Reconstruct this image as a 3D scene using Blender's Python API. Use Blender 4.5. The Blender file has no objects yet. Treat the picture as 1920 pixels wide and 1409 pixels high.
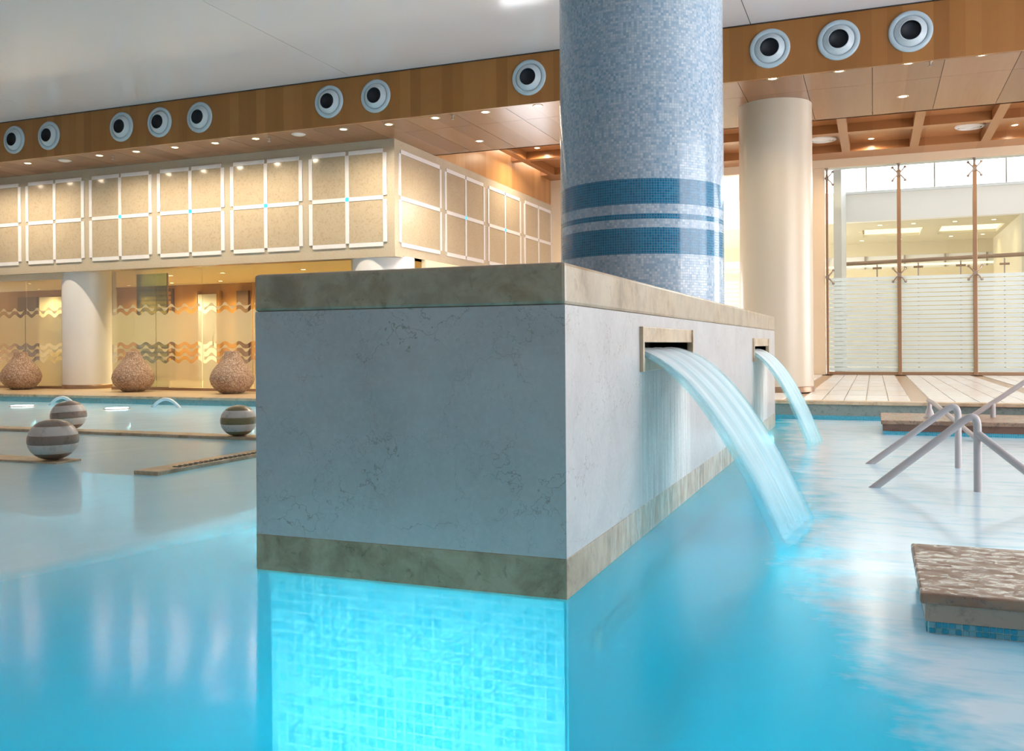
import bpy, bmesh, math, random
from mathutils import Vector, Matrix
random.seed(7)
SC = bpy.context.scene
COL = SC.collection
PI = math.pi

# ---------------------------------------------------------------- camera, world, light, exposure
cam_d = bpy.data.cameras.new('camera'); cam = bpy.data.objects.new('camera', cam_d); COL.objects.link(cam)
cam_d.sensor_fit = 'HORIZONTAL'; cam_d.sensor_width = 36.0
cam_d.lens = 36.0 * 1724.0 / 1920.0
cam_d.shift_y = -55.8 / 1920.0
cam_d.clip_start = 0.05; cam_d.clip_end = 300
YAW = math.radians(21.5); ROLL = math.radians(0.4)
cam.matrix_world = (Matrix.Translation((0, 0, 1.1)) @ Matrix.Rotation(YAW, 4, 'Z')
                    @ Matrix.Rotation(PI / 2, 4, 'X') @ Matrix.Rotation(-ROLL, 4, 'Z'))
SC.camera = cam

SC.view_settings.view_transform = 'Standard'; SC.view_settings.look = 'None'
SC.view_settings.gamma = 1.0; SC.view_settings.use_curve_mapping = False
SC.view_settings.exposure = 0.0
cy = SC.cycles
cy.use_denoising = True
cy.max_bounces = 5; cy.diffuse_bounces = 3; cy.glossy_bounces = 3; cy.transmission_bounces = 3
cy.use_adaptive_sampling = True; cy.adaptive_threshold = 0.1; cy.light_sampling_threshold = 0.05
cy.transparent_max_bounces = 12; cy.sample_clamp_indirect = 6.0; cy.caustics_refractive = False

W = bpy.data.worlds.new('overcast_sky'); SC.world = W; W.use_nodes = True
bg = W.node_tree.nodes['Background']; bg.inputs[0].default_value = (0.98, 0.955, 0.965, 1); bg.inputs[1].default_value = 8.2

def area(name, loc, rot, sx, sy, energy, color, portal=False):
    l = bpy.data.lights.new(name, 'AREA'); l.shape = 'RECTANGLE'; l.size = sx; l.size_y = sy
    l.energy = energy; l.color = color
    if portal: l.cycles.is_portal = True
    o = bpy.data.objects.new(name, l); COL.objects.link(o); o.location = loc; o.rotation_euler = rot
    return o
# portals guide the sky light through the window wall on the right and the glass roof added over the hall
area('window_portal', (9.75, 8.2, 2.9), (0, PI / 2, 0), 5.0, 10.0, 1, (1, 1, 1), True)
area('deck_window_portal', (9.75, 22.0, 2.9), (0, PI / 2, 0), 5.0, 7.6, 1, (1, 1, 1), True)
area('added_rooflight_portal', (0, 28.7, 7.4), (0, 0, 0), 20.0, 5.4, 1, (1, 1, 1), True)

# ---------------------------------------------------------------- helpers
class MB:
    def __init__(s): s.v = []; s.f = []; s.sm = []
    def quadgrid(s, rows, closed_u=False, closed_v=False, smooth=True, flip=False):
        b = len(s.v); n = len(rows); m = len(rows[0])
        for r in rows: s.v += [tuple(p) for p in r]
        for i in range(n if closed_u else n - 1):
            for j in range(m if closed_v else m - 1):
                a = b + i * m + j; c = b + i * m + (j + 1) % m
                d = b + ((i + 1) % n) * m + (j + 1) % m; e = b + ((i + 1) % n) * m + j
                s.f.append((a, e, d, c) if flip else (a, c, d, e)); s.sm.append(smooth)
        return s
    def poly(s, pts, smooth=False):
        b = len(s.v); s.v += [tuple(p) for p in pts]; s.f.append(tuple(range(b, b + len(pts)))); s.sm.append(smooth); return s
    def box(s, x0, x1, y0, y1, z0, z1, bev=0.0):
        bm = bmesh.new(); bmesh.ops.create_cube(bm, size=1.0)
        bmesh.ops.scale(bm, vec=(x1 - x0, y1 - y0, z1 - z0), verts=bm.verts)
        bmesh.ops.translate(bm, vec=((x0 + x1) / 2, (y0 + y1) / 2, (z0 + z1) / 2), verts=bm.verts)
        if bev > 0:
            bmesh.ops.bevel(bm, geom=list(bm.edges), offset=bev, segments=2, profile=0.5, affect='EDGES')
        b = len(s.v); bm.verts.ensure_lookup_table()
        s.v += [tuple(v.co) for v in bm.verts]
        for f in bm.faces: s.f.append(tuple(b + v.index for v in f.verts)); s.sm.append(False)
        bm.free(); return s
    def lathe(s, prof, n=32, M=None, smooth=True, caps=True):
        rows = []
        for r, z in prof:
            rows.append([Vector((r * math.cos(2 * PI * k / n), r * math.sin(2 * PI * k / n), z)) for k in range(n)])
        if M is not None: rows = [[M @ p for p in r] for r in rows]
        s.quadgrid(rows, closed_v=True, smooth=smooth)
        if caps:
            if prof[0][0] > 1e-4: s.poly(list(reversed(rows[0])))
            if prof[-1][0] > 1e-4: s.poly(rows[-1])
        return s
    def tube(s, pts, r, n=12):
        pts = [Vector(p) for p in pts]; rows = []
        up = None
        for i, p in enumerate(pts):
            t = (pts[min(i + 1, len(pts) - 1)] - pts[max(i - 1, 0)]).normalized()
            if up is None:
                up = Vector((0, 0, 1)) if abs(t.z) < 0.9 else Vector((0, 1, 0))
            a = (up - t * up.dot(t)).normalized(); up = a; b = t.cross(a)
            rows.append([p + a * (r * math.cos(2 * PI * k / n)) + b * (r * math.sin(2 * PI * k / n)) for k in range(n)])
        s.quadgrid(rows, closed_v=True)
        s.poly(list(reversed(rows[0]))); s.poly(rows[-1]); return s
    def mesh(s, name):
        me = bpy.data.meshes.new(name); me.from_pydata(s.v, [], s.f); me.update()
        me.polygons.foreach_set('use_smooth', s.sm); me.update()
        return me
    def build(s, name, mat, parent=None, loc=None):
        me = s.mesh(name); me.materials.append(mat)
        o = bpy.data.objects.new(name, me); COL.objects.link(o)
        if loc is not None: o.location = loc
        if parent is not None: o.parent = parent
        return o
def share(o, loc, parent=None, rotz=0.0):
    c = o.copy(); COL.objects.link(c); c.location = loc; c.parent = parent
    if rotz: c.rotation_euler = (0, 0, rotz)
    return c
def tag(o, label=None, cat=None, group=None, kind=None):
    if label: o['label'] = label
    if cat: o['category'] = cat
    if group: o['group'] = group
    if kind: o['kind'] = kind
    return o
def empty(name, loc=(0, 0, 0), rz=0.0):
    o = bpy.data.objects.new(name, None); COL.objects.link(o); o.location = loc; o.rotation_euler = (0, 0, rz)
    o.empty_display_size = 0.2; return o
def struct(o, label=None, cat=None):
    o['kind'] = 'structure'
    if label: o['label'] = label
    if cat: o['category'] = cat
    return o
ORD = ['first', 'second', 'third', 'fourth', 'fifth', 'sixth', 'seventh', 'eighth', 'ninth', 'tenth', 'eleventh', 'twelfth', 'thirteenth', 'fourteenth']
def box(name, mat, b, parent=None, bev=0.0): return MB().box(*b, bev=bev).build(name, mat, parent)

# ---------------------------------------------------------------- materials
class NT:
    def __init__(s, name):
        s.m = bpy.data.materials.new(name); s.m.use_nodes = True; s.t = s.m.node_tree
        s.t.nodes.clear(); s.out = s.t.nodes.new('ShaderNodeOutputMaterial')
    def n(s, typ, props=None, **inp):
        nd = s.t.nodes.new(typ)
        for k, v in (props or {}).items(): setattr(nd, k, v)
        for k, v in inp.items():
            key = int(k[1:]) if k[0] == 'i' and k[1:].isdigit() else k.replace('_', ' ')
            s.set(nd.inputs[key], v)
        return nd
    def set(s, sock, v):
        if isinstance(v, bpy.types.NodeSocket): s.t.links.new(v, sock)
        elif isinstance(v, bpy.types.Node): s.t.links.new(v.outputs[0], sock)
        else:
            if isinstance(v, tuple) and len(v) == 3 and sock.type == 'RGBA': v = (*v, 1)
            sock.default_value = v
    def math(s, op, a, b=0.0, c=0.0, clamp=False):
        return s.n('ShaderNodeMath', {'operation': op, 'use_clamp': clamp}, i0=a, i1=b, i2=c).outputs[0]
    def mix(s, f, a, b):
        nd = s.n('ShaderNodeMix', {'data_type': 'RGBA'}); s.set(nd.inputs[0], f); s.set(nd.inputs[6], a); s.set(nd.inputs[7], b)
        return nd.outputs[2]
    def ramp(s, f, stops, interp='LINEAR'):
        nd = s.n('ShaderNodeValToRGB', i0=f); cr = nd.color_ramp; cr.interpolation = interp
        while len(cr.elements) < len(stops): cr.elements.new(0.5)
        for e, (p, c) in zip(cr.elements, stops): e.position = p; e.color = (*c, 1) if len(c) == 3 else c
        return nd.outputs[0]
    def obj(s): return s.n('ShaderNodeTexCoord').outputs['Object']
    def pos(s): return s.n('ShaderNodeNewGeometry').outputs['Position']
    def xyz(s, v):
        nd = s.n('ShaderNodeSeparateXYZ', i0=v); return nd.outputs[0], nd.outputs[1], nd.outputs[2]
    def comb(s, x, y, z): return s.n('ShaderNodeCombineXYZ', i0=x, i1=y, i2=z).outputs[0]
    def scale(s, v, sc):
        nd = s.n('ShaderNodeVectorMath', {'operation': 'MULTIPLY'}); s.set(nd.inputs[0], v); nd.inputs[1].default_value = sc; return nd.outputs[0]
    def noise(s, v, sc, det=4.0, rough=0.55, dist=0.0):
        return s.n('ShaderNodeTexNoise', Vector=v, Scale=sc, Detail=det, Roughness=rough, Distortion=dist).outputs[0]
    def bump(s, h, st=0.3, d=0.01): return s.n('ShaderNodeBump', Strength=st, Distance=d, Height=h).outputs[0]
    def pr(s, col, rough=0.5, metal=0.0, spec=0.5, normal=None, **kw):
        nd = s.n('ShaderNodeBsdfPrincipled', Base_Color=col, Roughness=rough, Metallic=metal)
        s.set(nd.inputs['Specular IOR Level'], spec)
        if normal is not None: s.set(nd.inputs['Normal'], normal)
        for k, v in kw.items(): s.set(nd.inputs[k.replace('_', ' ')], v)
        return nd.outputs[0]
    def done(s, sh): s.set(s.out.inputs[0], sh); return s.m

def plain(name, col, rough=0.5, metal=0.0, spec=0.5, var=0.08, sc=6.0):
    t = NT(name); n = t.noise(t.pos(), sc, 3.0)
    c = t.mix(n, tuple(x * (1 - var) for x in col), tuple(min(1, x * (1 + var)) for x in col))
    return t.done(t.pr(c, rough, metal, spec))

def mat_marble(name, streaks=False):
    t = NT(name); p = t.pos()
    cloud = t.noise(p, 2.2, 6, 0.6, 0.5)
    def crack(sc, wid, dist, seed):
        q = t.n('ShaderNodeVectorMath', {'operation': 'ADD'}); t.set(q.inputs[0], p)
        nz = t.n('ShaderNodeTexNoise', Vector=p, Scale=2.6 + seed, Detail=5.0, Roughness=0.62).outputs[1]
        t.set(q.inputs[1], t.scale(nz, (dist, dist, dist)))
        vo = t.n('ShaderNodeTexVoronoi', {'feature': 'DISTANCE_TO_EDGE'}, Vector=q.outputs[0], Scale=sc).outputs['Distance']
        return t.math('SUBTRACT', 1.0, t.math('DIVIDE', vo, wid, clamp=True), clamp=True)
    vm = crack(2.6, .011, .75, 0.0); vm2 = crack(5.2, .014, .6, 1.7)
    gate = t.ramp(t.noise(p, 2.7, 2), [(0.36, (0, 0, 0)), (0.60, (1, 1, 1))])
    gate2 = t.ramp(t.noise(p, 1.9, 2), [(0.40, (0, 0, 0)), (0.62, (1, 1, 1))])
    fine = t.noise(p, 40, 3)
    base = t.ramp(cloud, [(0.25, (0.42, 0.395, 0.385)), (0.5, (0.49, 0.465, 0.455)), (0.8, (0.57, 0.545, 0.535))])
    base = t.mix(t.math('MULTIPLY', t.math('SUBTRACT', fine, 0.45, clamp=True), 0.9), base, (0.64, 0.63, 0.61))
    c = t.mix(t.math('MULTIPLY', t.math('MULTIPLY', vm, gate), 0.75), base, (0.24, 0.19, 0.15))
    c = t.mix(t.math('MULTIPLY', t.math('MULTIPLY', vm2, gate2), 0.55), c, (0.27, 0.22, 0.18))
    rough = 0.32; nrm = None
    if streaks:   # limescale where water runs down under the two spouts
        x, y, z = t.xyz(p)
        def win(a, b, s):
            return t.math('MULTIPLY', t.math('DIVIDE', t.math('SUBTRACT', y, a), s, clamp=True), t.math('DIVIDE', t.math('SUBTRACT', b, y), s, clamp=True))
        wv = t.math('ADD', win(5.12, 6.7, 0.15), win(10.35, 11.95, 0.2))
        wv = t.math('MULTIPLY', wv, t.math('DIVIDE', t.math('SUBTRACT', 0.98, z), 0.12, clamp=True))
        st = t.noise(t.comb(0.0, t.math('MULTIPLY', y, 22.0), t.math('MULTIPLY', z, 1.3)), 1.0, 6, 0.7)
        sp = t.noise(p, 60, 4, 0.7)
        f = t.math('MULTIPLY', wv, t.ramp(t.math('ADD', t.math('MULTIPLY', st, 0.75), t.math('MULTIPLY', sp, 0.25)), [(0.40, (0, 0, 0)), (0.62, (1, 1, 1))]))
        c = t.mix(t.math('MULTIPLY', f, 0.9), c, (0.92, 0.92, 0.90))
        c = t.mix(t.math('MULTIPLY', wv, 0.18), c, (0.42, 0.38, 0.32))
        nrm = t.bump(t.math('MULTIPLY', wv, t.math('ADD', st, sp)), 0.5, 0.012)
    return t.done(t.pr(c, rough, 0, 0.5, nrm))

def mat_trim(name, light=1.0):
    t = NT(name); p = t.pos()
    a = t.noise(p, 5.0, 7, 0.65, 0.4); b = t.noise(p, 17, 5, 0.65, 0.8); d = t.noise(p, 1.7, 3)
    L = light
    c = t.ramp(a, [(0.28, (0.22 * L, 0.145 * L, 0.085 * L)), (0.44, (0.36 * L, 0.26 * L, 0.165 * L)), (0.58, (0.47 * L, 0.365 * L, 0.25 * L)), (0.75, (0.39 * L, 0.325 * L, 0.255 * L))])
    c = t.mix(t.ramp(b, [(0.58, (0, 0, 0)), (0.72, (0.7, 0.7, 0.7))]), c, (0.17 * L, 0.11 * L, 0.06 * L))
    c = t.mix(t.ramp(d, [(0.45, (0, 0, 0)), (0.62, (0.45, 0.45, 0.45))]), c, (0.43 * L, 0.37 * L, 0.29 * L))
    return t.done(t.pr(c, 0.28, 0, 0.5, t.bump(b, 0.15, 0.004)))

def mat_trim_wet():
    t = NT('beige_limestone_limed'); p = t.pos(); x, y, z = t.xyz(p)
    a = t.noise(p, 5.0, 7, 0.65, 0.4); b = t.noise(p, 17, 5, 0.65, 0.8)
    c = t.ramp(a, [(0.28, (0.22, 0.145, 0.08)), (0.44, (0.36, 0.255, 0.155)), (0.58, (0.46, 0.345, 0.225)), (0.75, (0.40, 0.32, 0.235))])
    c = t.mix(t.ramp(b, [(0.58, (0, 0, 0)), (0.72, (0.7, 0.7, 0.7))]), c, (0.15, 0.095, 0.05))
    st = t.noise(t.comb(0.0, t.math('MULTIPLY', y, 14.0), t.math('MULTIPLY', z, 4.0)), 1.0, 6, 0.7)
    f = t.math('MULTIPLY', t.math('GREATER_THAN', x, -1.26), t.ramp(st, [(0.42, (0, 0, 0)), (0.66, (0.75, 0.75, 0.75))]))
    f = t.math('MULTIPLY', f, t.math('DIVIDE', t.math('SUBTRACT', y, 3.9), 1.2, clamp=True))
    c = t.mix(f, c, (0.74, 0.72, 0.66))
    return t.done(t.pr(c, 0.28, 0, 0.5, t.bump(b, 0.15, 0.004)))

def mosaic_nodes(t, u, v, pitch):
    u = t.math('DIVIDE', u, pitch); v = t.math('DIVIDE', v, pitch)
    fu = t.math('FRACT', u); fv = t.math('FRACT', v)
    e = t.math('MINIMUM', t.math('MINIMUM', fu, t.math('SUBTRACT', 1.0, fu)), t.math('MINIMUM', fv, t.math('SUBTRACT', 1.0, fv)))
    tile = t.math('DIVIDE', t.math('SUBTRACT', e, 0.035), 0.04, clamp=True)
    rnd = t.n('ShaderNodeTexWhiteNoise', {'noise_dimensions': '3D'}, Vector=t.comb(t.math('FLOOR', u), t.math('FLOOR', v), 0.5)).outputs[0]
    return tile, rnd

def mat_column():
    t = NT('blue_mosaic'); o = t.obj(); x, y, z = t.xyz(o)
    u = t.math('MULTIPLY', t.math('ARCTAN2', y, x), 0.75)
    tile, rnd = mosaic_nodes(t, u, z, 0.0229)
    low = t.noise(t.scale(o, (1.2, 1.2, 0.9)), 1.6, 3)
    f = t.math('ADD', t.math('MULTIPLY', rnd, 0.62), t.math('MULTIPLY', low, 0.42))
    c = t.ramp(f, [(0.1, (0.20, 0.36, 0.52)), (0.32, (0.32, 0.45, 0.59)), (0.55, (0.43, 0.54, 0.65)), (0.75, (0.52, 0.61, 0.69)), (0.95, (0.66, 0.72, 0.77))])
    dk = t.ramp(rnd, [(0.0, (0.004, 0.135, 0.27)), (1.0, (0.012, 0.22, 0.40))])
    def band(a, b): return t.math('MULTIPLY', t.math('GREATER_THAN', z, a), t.math('LESS_THAN', z, b))
    bm = t.math('ADD', t.math('ADD', band(0.428, 0.657), band(0.733, 0.779)), band(0.863, 1.085))
    c = t.mix(bm, c, dk)
    c = t.mix(tile, t.mix(bm, (0.33, 0.40, 0.47), (0.16, 0.28, 0.38)), c)
    rough = t.math('ADD', 0.13, t.math('MULTIPLY', t.math('SUBTRACT', 1.0, tile), 0.4))
    # every tile sits at a slightly different angle
    nrm = t.bump(t.math('ADD', t.math('MULTIPLY', tile, 0.8), t.math('MULTIPLY', rnd, 0.25)), 0.22, 0.002)
    return t.done(t.pr(c, rough, 0, 0.55, nrm))

def mat_pooltile(name, lo, hi, grout, pitch, axes='xz', rough=0.3):
    t = NT(name); x, y, z = t.xyz(t.pos()); d = {'x': x, 'y': y, 'z': z}
    tile, rnd = mosaic_nodes(t, d[axes[0]], d[axes[1]], pitch)
    c = t.mix(tile, grout, t.mix(rnd, lo, hi))
    return t.done(t.pr(c, rough))

def mat_wood(name, cols, axis=0, width=0.3, rough=0.35, amt=1.0, fine=(60, 60, 1.5), spec=0.4):
    t = NT(name); p = t.pos(); c3 = t.xyz(p)
    u = t.math('DIVIDE', c3[axis], width)
    rnd = t.n('ShaderNodeTexWhiteNoise', {'noise_dimensions': '1D'}, W=t.math('FLOOR', u)).outputs[0]
    soft = t.noise(t.comb(t.math('MULTIPLY', c3[axis], 3.1), 0.0, 0.0), 1.0, 2)
    g = t.noise(t.scale(p, fine), 1.0, 4, 0.6)
    f = t.math('ADD', t.math('MULTIPLY', rnd, 0.5), t.math('ADD', t.math('MULTIPLY', soft, 0.25), t.math('MULTIPLY', g, 0.25)))
    c = t.ramp(f, [(0.15, cols[0]), (0.5, cols[1]), (0.85, cols[2])])
    return t.done(t.pr(c, rough, 0, spec))

def mat_speckle(name, a, b, dark, sc=45, rough=0.3):
    t = NT(name); p = t.pos()
    n1 = t.noise(p, 2.0, 5, 0.6, 0.6); n2 = t.noise(p, sc, 4, 0.7)
    c = t.mix(n1, a, b)
    c = t.mix(t.ramp(n2, [(0.52, (0, 0, 0)), (0.72, (0.6, 0.6, 0.6))]), c, dark)
    return t.done(t.pr(c, rough))

def mat_glass(name, tint=(0.95, 0.98, 0.97), refl=0.6):
    t = NT(name)
    fr = t.math('MULTIPLY', t.n('ShaderNodeFresnel', IOR=1.45).outputs[0], refl)
    sh = t.n('ShaderNodeMixShader', i0=fr, i1=t.n('ShaderNodeBsdfTransparent', Color=tint).outputs[0],
             i2=t.n('ShaderNodeBsdfGlossy', Color=(1, 1, 1), Roughness=0.02).outputs[0])
    return t.done(sh.outputs[0])

def frost_shader(t, col, thru=0.3):
    d = t.n('ShaderNodeBsdfDiffuse', Color=col).outputs[0]
    tr = t.n('ShaderNodeBsdfTranslucent', Color=col).outputs[0]
    m = t.n('ShaderNodeMixShader', i0=0.55, i1=d, i2=tr).outputs[0]
    return t.n('ShaderNodeMixShader', i0=thru, i1=m, i2=t.n('ShaderNodeBsdfTransparent', Color=(0.95, 0.98, 0.98)).outputs[0]).outputs[0]

def mat_film(name, col, thru):
    t = NT(name); return t.done(frost_shader(t, col, thru))

def mat_stripes():
    t = NT('striped_frost'); x, y, z = t.xyz(t.pos())
    v = t.math('FRACT', t.math('DIVIDE', t.math('SUBTRACT', z, 0.35), 0.1135))
    clear = t.math('LESS_THAN', v, 0.19)
    sh = t.n('ShaderNodeMixShader', i0=clear, i1=frost_shader(t, (0.80, 0.91, 0.97), 0.06), i2=t.n('ShaderNodeBsdfTransparent', Color=(0.9, 0.92, 0.9)).outputs[0])
    return t.done(sh.outputs[0])

def mat_emit(name, col, st):
    t = NT(name); return t.done(t.n('ShaderNodeEmission', Color=col, Strength=st).outputs[0])

def mat_water():
    t = NT('pool_water'); p = t.pos(); x, y, z = t.xyz(p)
    h1 = t.noise(t.scale(p, (1.0, 0.7, 1)), 1.1, 2, 0.5, 0.6)
    h2 = t.noise(t.scale(p, (2.2, 1.2, 1)), 9.0, 2, 0.6)
    nrm = t.bump(t.math('ADD', t.math('MULTIPLY', h1, 0.7), t.math('MULTIPLY', h2, 0.05)), 0.11, 0.10)
    fres = t.math('MULTIPLY', t.n('ShaderNodeFresnel', IOR=1.33, Normal=nrm).outputs[0], 0.82)
    glossy = t.n('ShaderNodeBsdfGlossy', Color=(1, 1, 1), Roughness=0.17, Normal=nrm).outputs[0]
    clear = t.n('ShaderNodeBsdfTransparent', Color=(0.50, 0.94, 1.0)).outputs[0]
    turb = t.n('ShaderNodeBsdfDiffuse', Color=(0.0, 0.66, 0.84)).outputs[0]
    turb = t.n('ShaderNodeMixShader', i0=0.35, i1=turb, i2=t.n('ShaderNodeBsdfTranslucent', Color=(0.02, 0.85, 0.98)).outputs[0]).outputs[0]
    clear = t.n('ShaderNodeMixShader', i0=0.74, i1=clear, i2=turb).outputs[0]
    # spout foam plus bright window reflections painted into the water at right
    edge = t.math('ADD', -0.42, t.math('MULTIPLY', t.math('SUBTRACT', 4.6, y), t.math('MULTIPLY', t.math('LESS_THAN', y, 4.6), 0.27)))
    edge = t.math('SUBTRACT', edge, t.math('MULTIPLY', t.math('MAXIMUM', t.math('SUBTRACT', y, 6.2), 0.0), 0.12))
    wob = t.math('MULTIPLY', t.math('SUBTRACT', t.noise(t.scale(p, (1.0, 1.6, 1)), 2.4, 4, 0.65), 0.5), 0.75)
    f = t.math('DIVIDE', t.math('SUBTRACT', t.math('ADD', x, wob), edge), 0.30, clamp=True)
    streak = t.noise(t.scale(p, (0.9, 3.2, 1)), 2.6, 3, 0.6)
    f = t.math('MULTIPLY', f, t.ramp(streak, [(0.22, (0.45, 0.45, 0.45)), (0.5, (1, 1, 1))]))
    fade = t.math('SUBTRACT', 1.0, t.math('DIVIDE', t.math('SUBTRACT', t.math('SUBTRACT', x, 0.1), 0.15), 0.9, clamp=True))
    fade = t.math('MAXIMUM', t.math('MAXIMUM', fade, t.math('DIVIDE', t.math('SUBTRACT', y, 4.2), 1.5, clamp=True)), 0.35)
    foam_reflect = t.math('MULTIPLY', t.math('MULTIPLY', f, fade), 0.98)
    # pale reflection of ceiling and stone wall painted into the left water
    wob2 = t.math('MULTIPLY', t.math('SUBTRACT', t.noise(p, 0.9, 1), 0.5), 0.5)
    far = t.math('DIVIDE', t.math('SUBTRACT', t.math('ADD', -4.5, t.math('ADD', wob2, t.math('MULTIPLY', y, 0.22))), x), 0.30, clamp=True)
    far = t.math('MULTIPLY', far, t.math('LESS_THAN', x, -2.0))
    foam_reflect = t.math('MAXIMUM', foam_reflect, t.math('MULTIPLY', far, 0.62))
    milky_reflect = t.n('ShaderNodeBsdfDiffuse', Color=(0.92, 0.97, 0.99)).outputs[0]
    milky_reflect = t.n('ShaderNodeMixShader', i0=0.25, i1=milky_reflect, i2=t.n('ShaderNodeBsdfTranslucent', Color=(0.80, 0.97, 1.0)).outputs[0]).outputs[0]
    body = t.n('ShaderNodeMixShader', i0=foam_reflect, i1=clear, i2=milky_reflect).outputs[0]
    sh = t.n('ShaderNodeMixShader', i0=fres, i1=body, i2=glossy).outputs[0]
    return t.done(sh)

def mat_jet():
    t = NT('falling_water'); uv = t.n('ShaderNodeUVMap').outputs[0]; u, v, w = t.xyz(uv)
    st = t.noise(t.comb(t.math('MULTIPLY', u, 9.0), t.math('MULTIPLY', v, 0.5), 0.0), 1.0, 5, 0.6)
    st2 = t.noise(t.comb(t.math('MULTIPLY', u, 34.0), t.math('MULTIPLY', v, 1.2), 3.0), 1.0, 3, 0.6)
    f = t.math('ADD', t.math('MULTIPLY', st, 0.7), t.math('MULTIPLY', st2, 0.3))
    op = t.ramp(f, [(0.28, (0.72, 0.72, 0.72)), (0.52, (0.99, 0.99, 0.99))])
    jag = t.math('MULTIPLY', t.math('SUBTRACT', t.noise(t.comb(t.math('MULTIPLY', u, 3.0), t.math('MULTIPLY', v, 5.0), 7.0), 1.0, 4), 0.5), 0.12)
    uu = t.math('ADD', u, jag)
    soft = t.math('ADD', 0.06, t.math('MULTIPLY', v, 0.22))
    ed = t.math('MULTIPLY', t.math('DIVIDE', uu, soft, clamp=True), t.math('DIVIDE', t.math('SUBTRACT', 1.0, uu), soft, clamp=True))
    op = t.math('MULTIPLY', op, t.math('ADD', 0.06, t.math('MULTIPLY', ed, 0.94)))
    op = t.math('MULTIPLY', op, t.math('SUBTRACT', 1.0, t.math('MULTIPLY', t.math('POWER', v, 3.5), 0.92)))
    col = t.mix(t.ramp(st, [(0.35, (1, 1, 1)), (0.6, (0, 0, 0))]), t.mix(v, (0.95, 0.97, 0.98), (0.80, 0.96, 0.99)), t.mix(v, (0.84, 0.93, 0.95), (0.55, 0.88, 0.95)))
    d = t.n('ShaderNodeBsdfDiffuse', Color=col).outputs[0]; tr = t.n('ShaderNodeBsdfTranslucent', Color=col).outputs[0]
    m = t.n('ShaderNodeMixShader', i0=0.4, i1=d, i2=tr).outputs[0]
    g = t.n('ShaderNodeBsdfGlossy', Color=(1, 1, 1), Roughness=0.25).outputs[0]
    m = t.n('ShaderNodeMixShader', i0=0.07, i1=m, i2=g).outputs[0]
    return t.done(t.n('ShaderNodeMixShader', i0=op, i1=t.n('ShaderNodeBsdfTransparent', Color=(0.8, 0.97, 1)).outputs[0], i2=m).outputs[0])

def mat_ceiling():
    t = NT('gloss_white_ceiling'); n = t.noise(t.pos(), 0.8, 2)
    c = t.mix(n, (0.77, 0.745, 0.785), (0.81, 0.785, 0.825))
    return t.done(t.pr(c, 0.14, 0, 0.28))

def mat_pebble():
    t = NT('pebble_urn'); o = t.obj()
    v = t.n('ShaderNodeTexVoronoi', Vector=o, Scale=42.0); rnd = t.xyz(v.outputs['Color'])[0]
    c = t.ramp(rnd, [(0.0, (0.30, 0.17, 0.11)), (0.4, (0.44, 0.28, 0.19)), (0.75, (0.55, 0.38, 0.27)), (1.0, (0.64, 0.50, 0.39))])
    c = t.mix(t.ramp(v.outputs['Distance'], [(0.45, (0, 0, 0)), (0.75, (0.5, 0.5, 0.5))]), c, (0.16, 0.09, 0.05))
    return t.done(t.pr(c, 0.5, 0, 0.4, t.bump(t.math('SUBTRACT', 1.0, v.outputs['Distance']), 0.8, 0.02)))

def mat_wetstone():
    t = NT('wet_paving_stone'); p = t.pos()
    a = t.noise(p, 9, 6, 0.65, 0.5); b = t.noise(t.scale(p, (1.0, 1.5, 1)), 15.0, 6, 0.7, 0.5); g = t.noise(p, 190, 3, 0.8)
    c = t.ramp(a, [(0.3, (0.18, 0.095, 0.055)), (0.55, (0.30, 0.18, 0.11)), (0.8, (0.36, 0.25, 0.17))])
    wet = t.ramp(b, [(0.44, (0, 0, 0)), (0.62, (1, 1, 1))])
    c = t.mix(t.math('MULTIPLY', wet, 0.45), c, (0.17, 0.15, 0.14))
    rough = t.math('SUBTRACT', 0.55, t.math('MULTIPLY', wet, 0.45))
    return t.done(t.pr(c, rough, 0, 0.8, t.bump(g, 0.5, 0.003), Coat_Weight=wet, Coat_Roughness=0.10, Coat_Normal=t.bump(t.noise(p, 110, 3, 0.7), 0.25, 0.003)))

M = {}
M['marble'] = mat_marble('cream_marble'); M['marble_wet'] = mat_marble('cream_marble_wet', True)
M['trim'] = mat_trim('beige_limestone'); M['trim_dark'] = mat_trim('beige_limestone_worn', 0.85)
M['trim_wet'] = mat_trim_wet()
M['coping'] = mat_trim('deck_coping', 1.35)
M['greenstone'] = mat_speckle('green_grey_stone', (0.16, 0.22, 0.21), (0.30, 0.34, 0.32), (0.07, 0.09, 0.08), 20, 0.3)
M['course'] = mat_speckle('beige_green_stone', (0.34, 0.30, 0.25), (0.46, 0.40, 0.33), (0.16, 0.17, 0.14), 22, 0.3)
M['brownstone'] = mat_speckle('brown_stone', (0.12, 0.06, 0.045), (0.20, 0.12, 0.09), (0.05, 0.025, 0.02), 15, 0.35)
M['column'] = mat_column()
M['floor'] = mat_pooltile('pool_floor_tile', (0.0, 0.50, 0.68), (0.01, 0.56, 0.74), (0.02, 0.56, 0.72), 0.05, 'xy')
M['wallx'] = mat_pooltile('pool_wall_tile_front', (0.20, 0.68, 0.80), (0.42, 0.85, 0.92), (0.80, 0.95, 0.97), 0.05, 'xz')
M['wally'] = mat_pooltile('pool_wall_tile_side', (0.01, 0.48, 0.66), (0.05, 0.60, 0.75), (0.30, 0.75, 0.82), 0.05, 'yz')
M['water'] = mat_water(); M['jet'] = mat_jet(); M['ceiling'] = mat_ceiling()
M['fascia'] = mat_wood('fascia_veneer', [(0.27, 0.108, 0.025), (0.34, 0.14, 0.035), (0.41, 0.18, 0.05)], 0, 0.21, 0.32)
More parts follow.
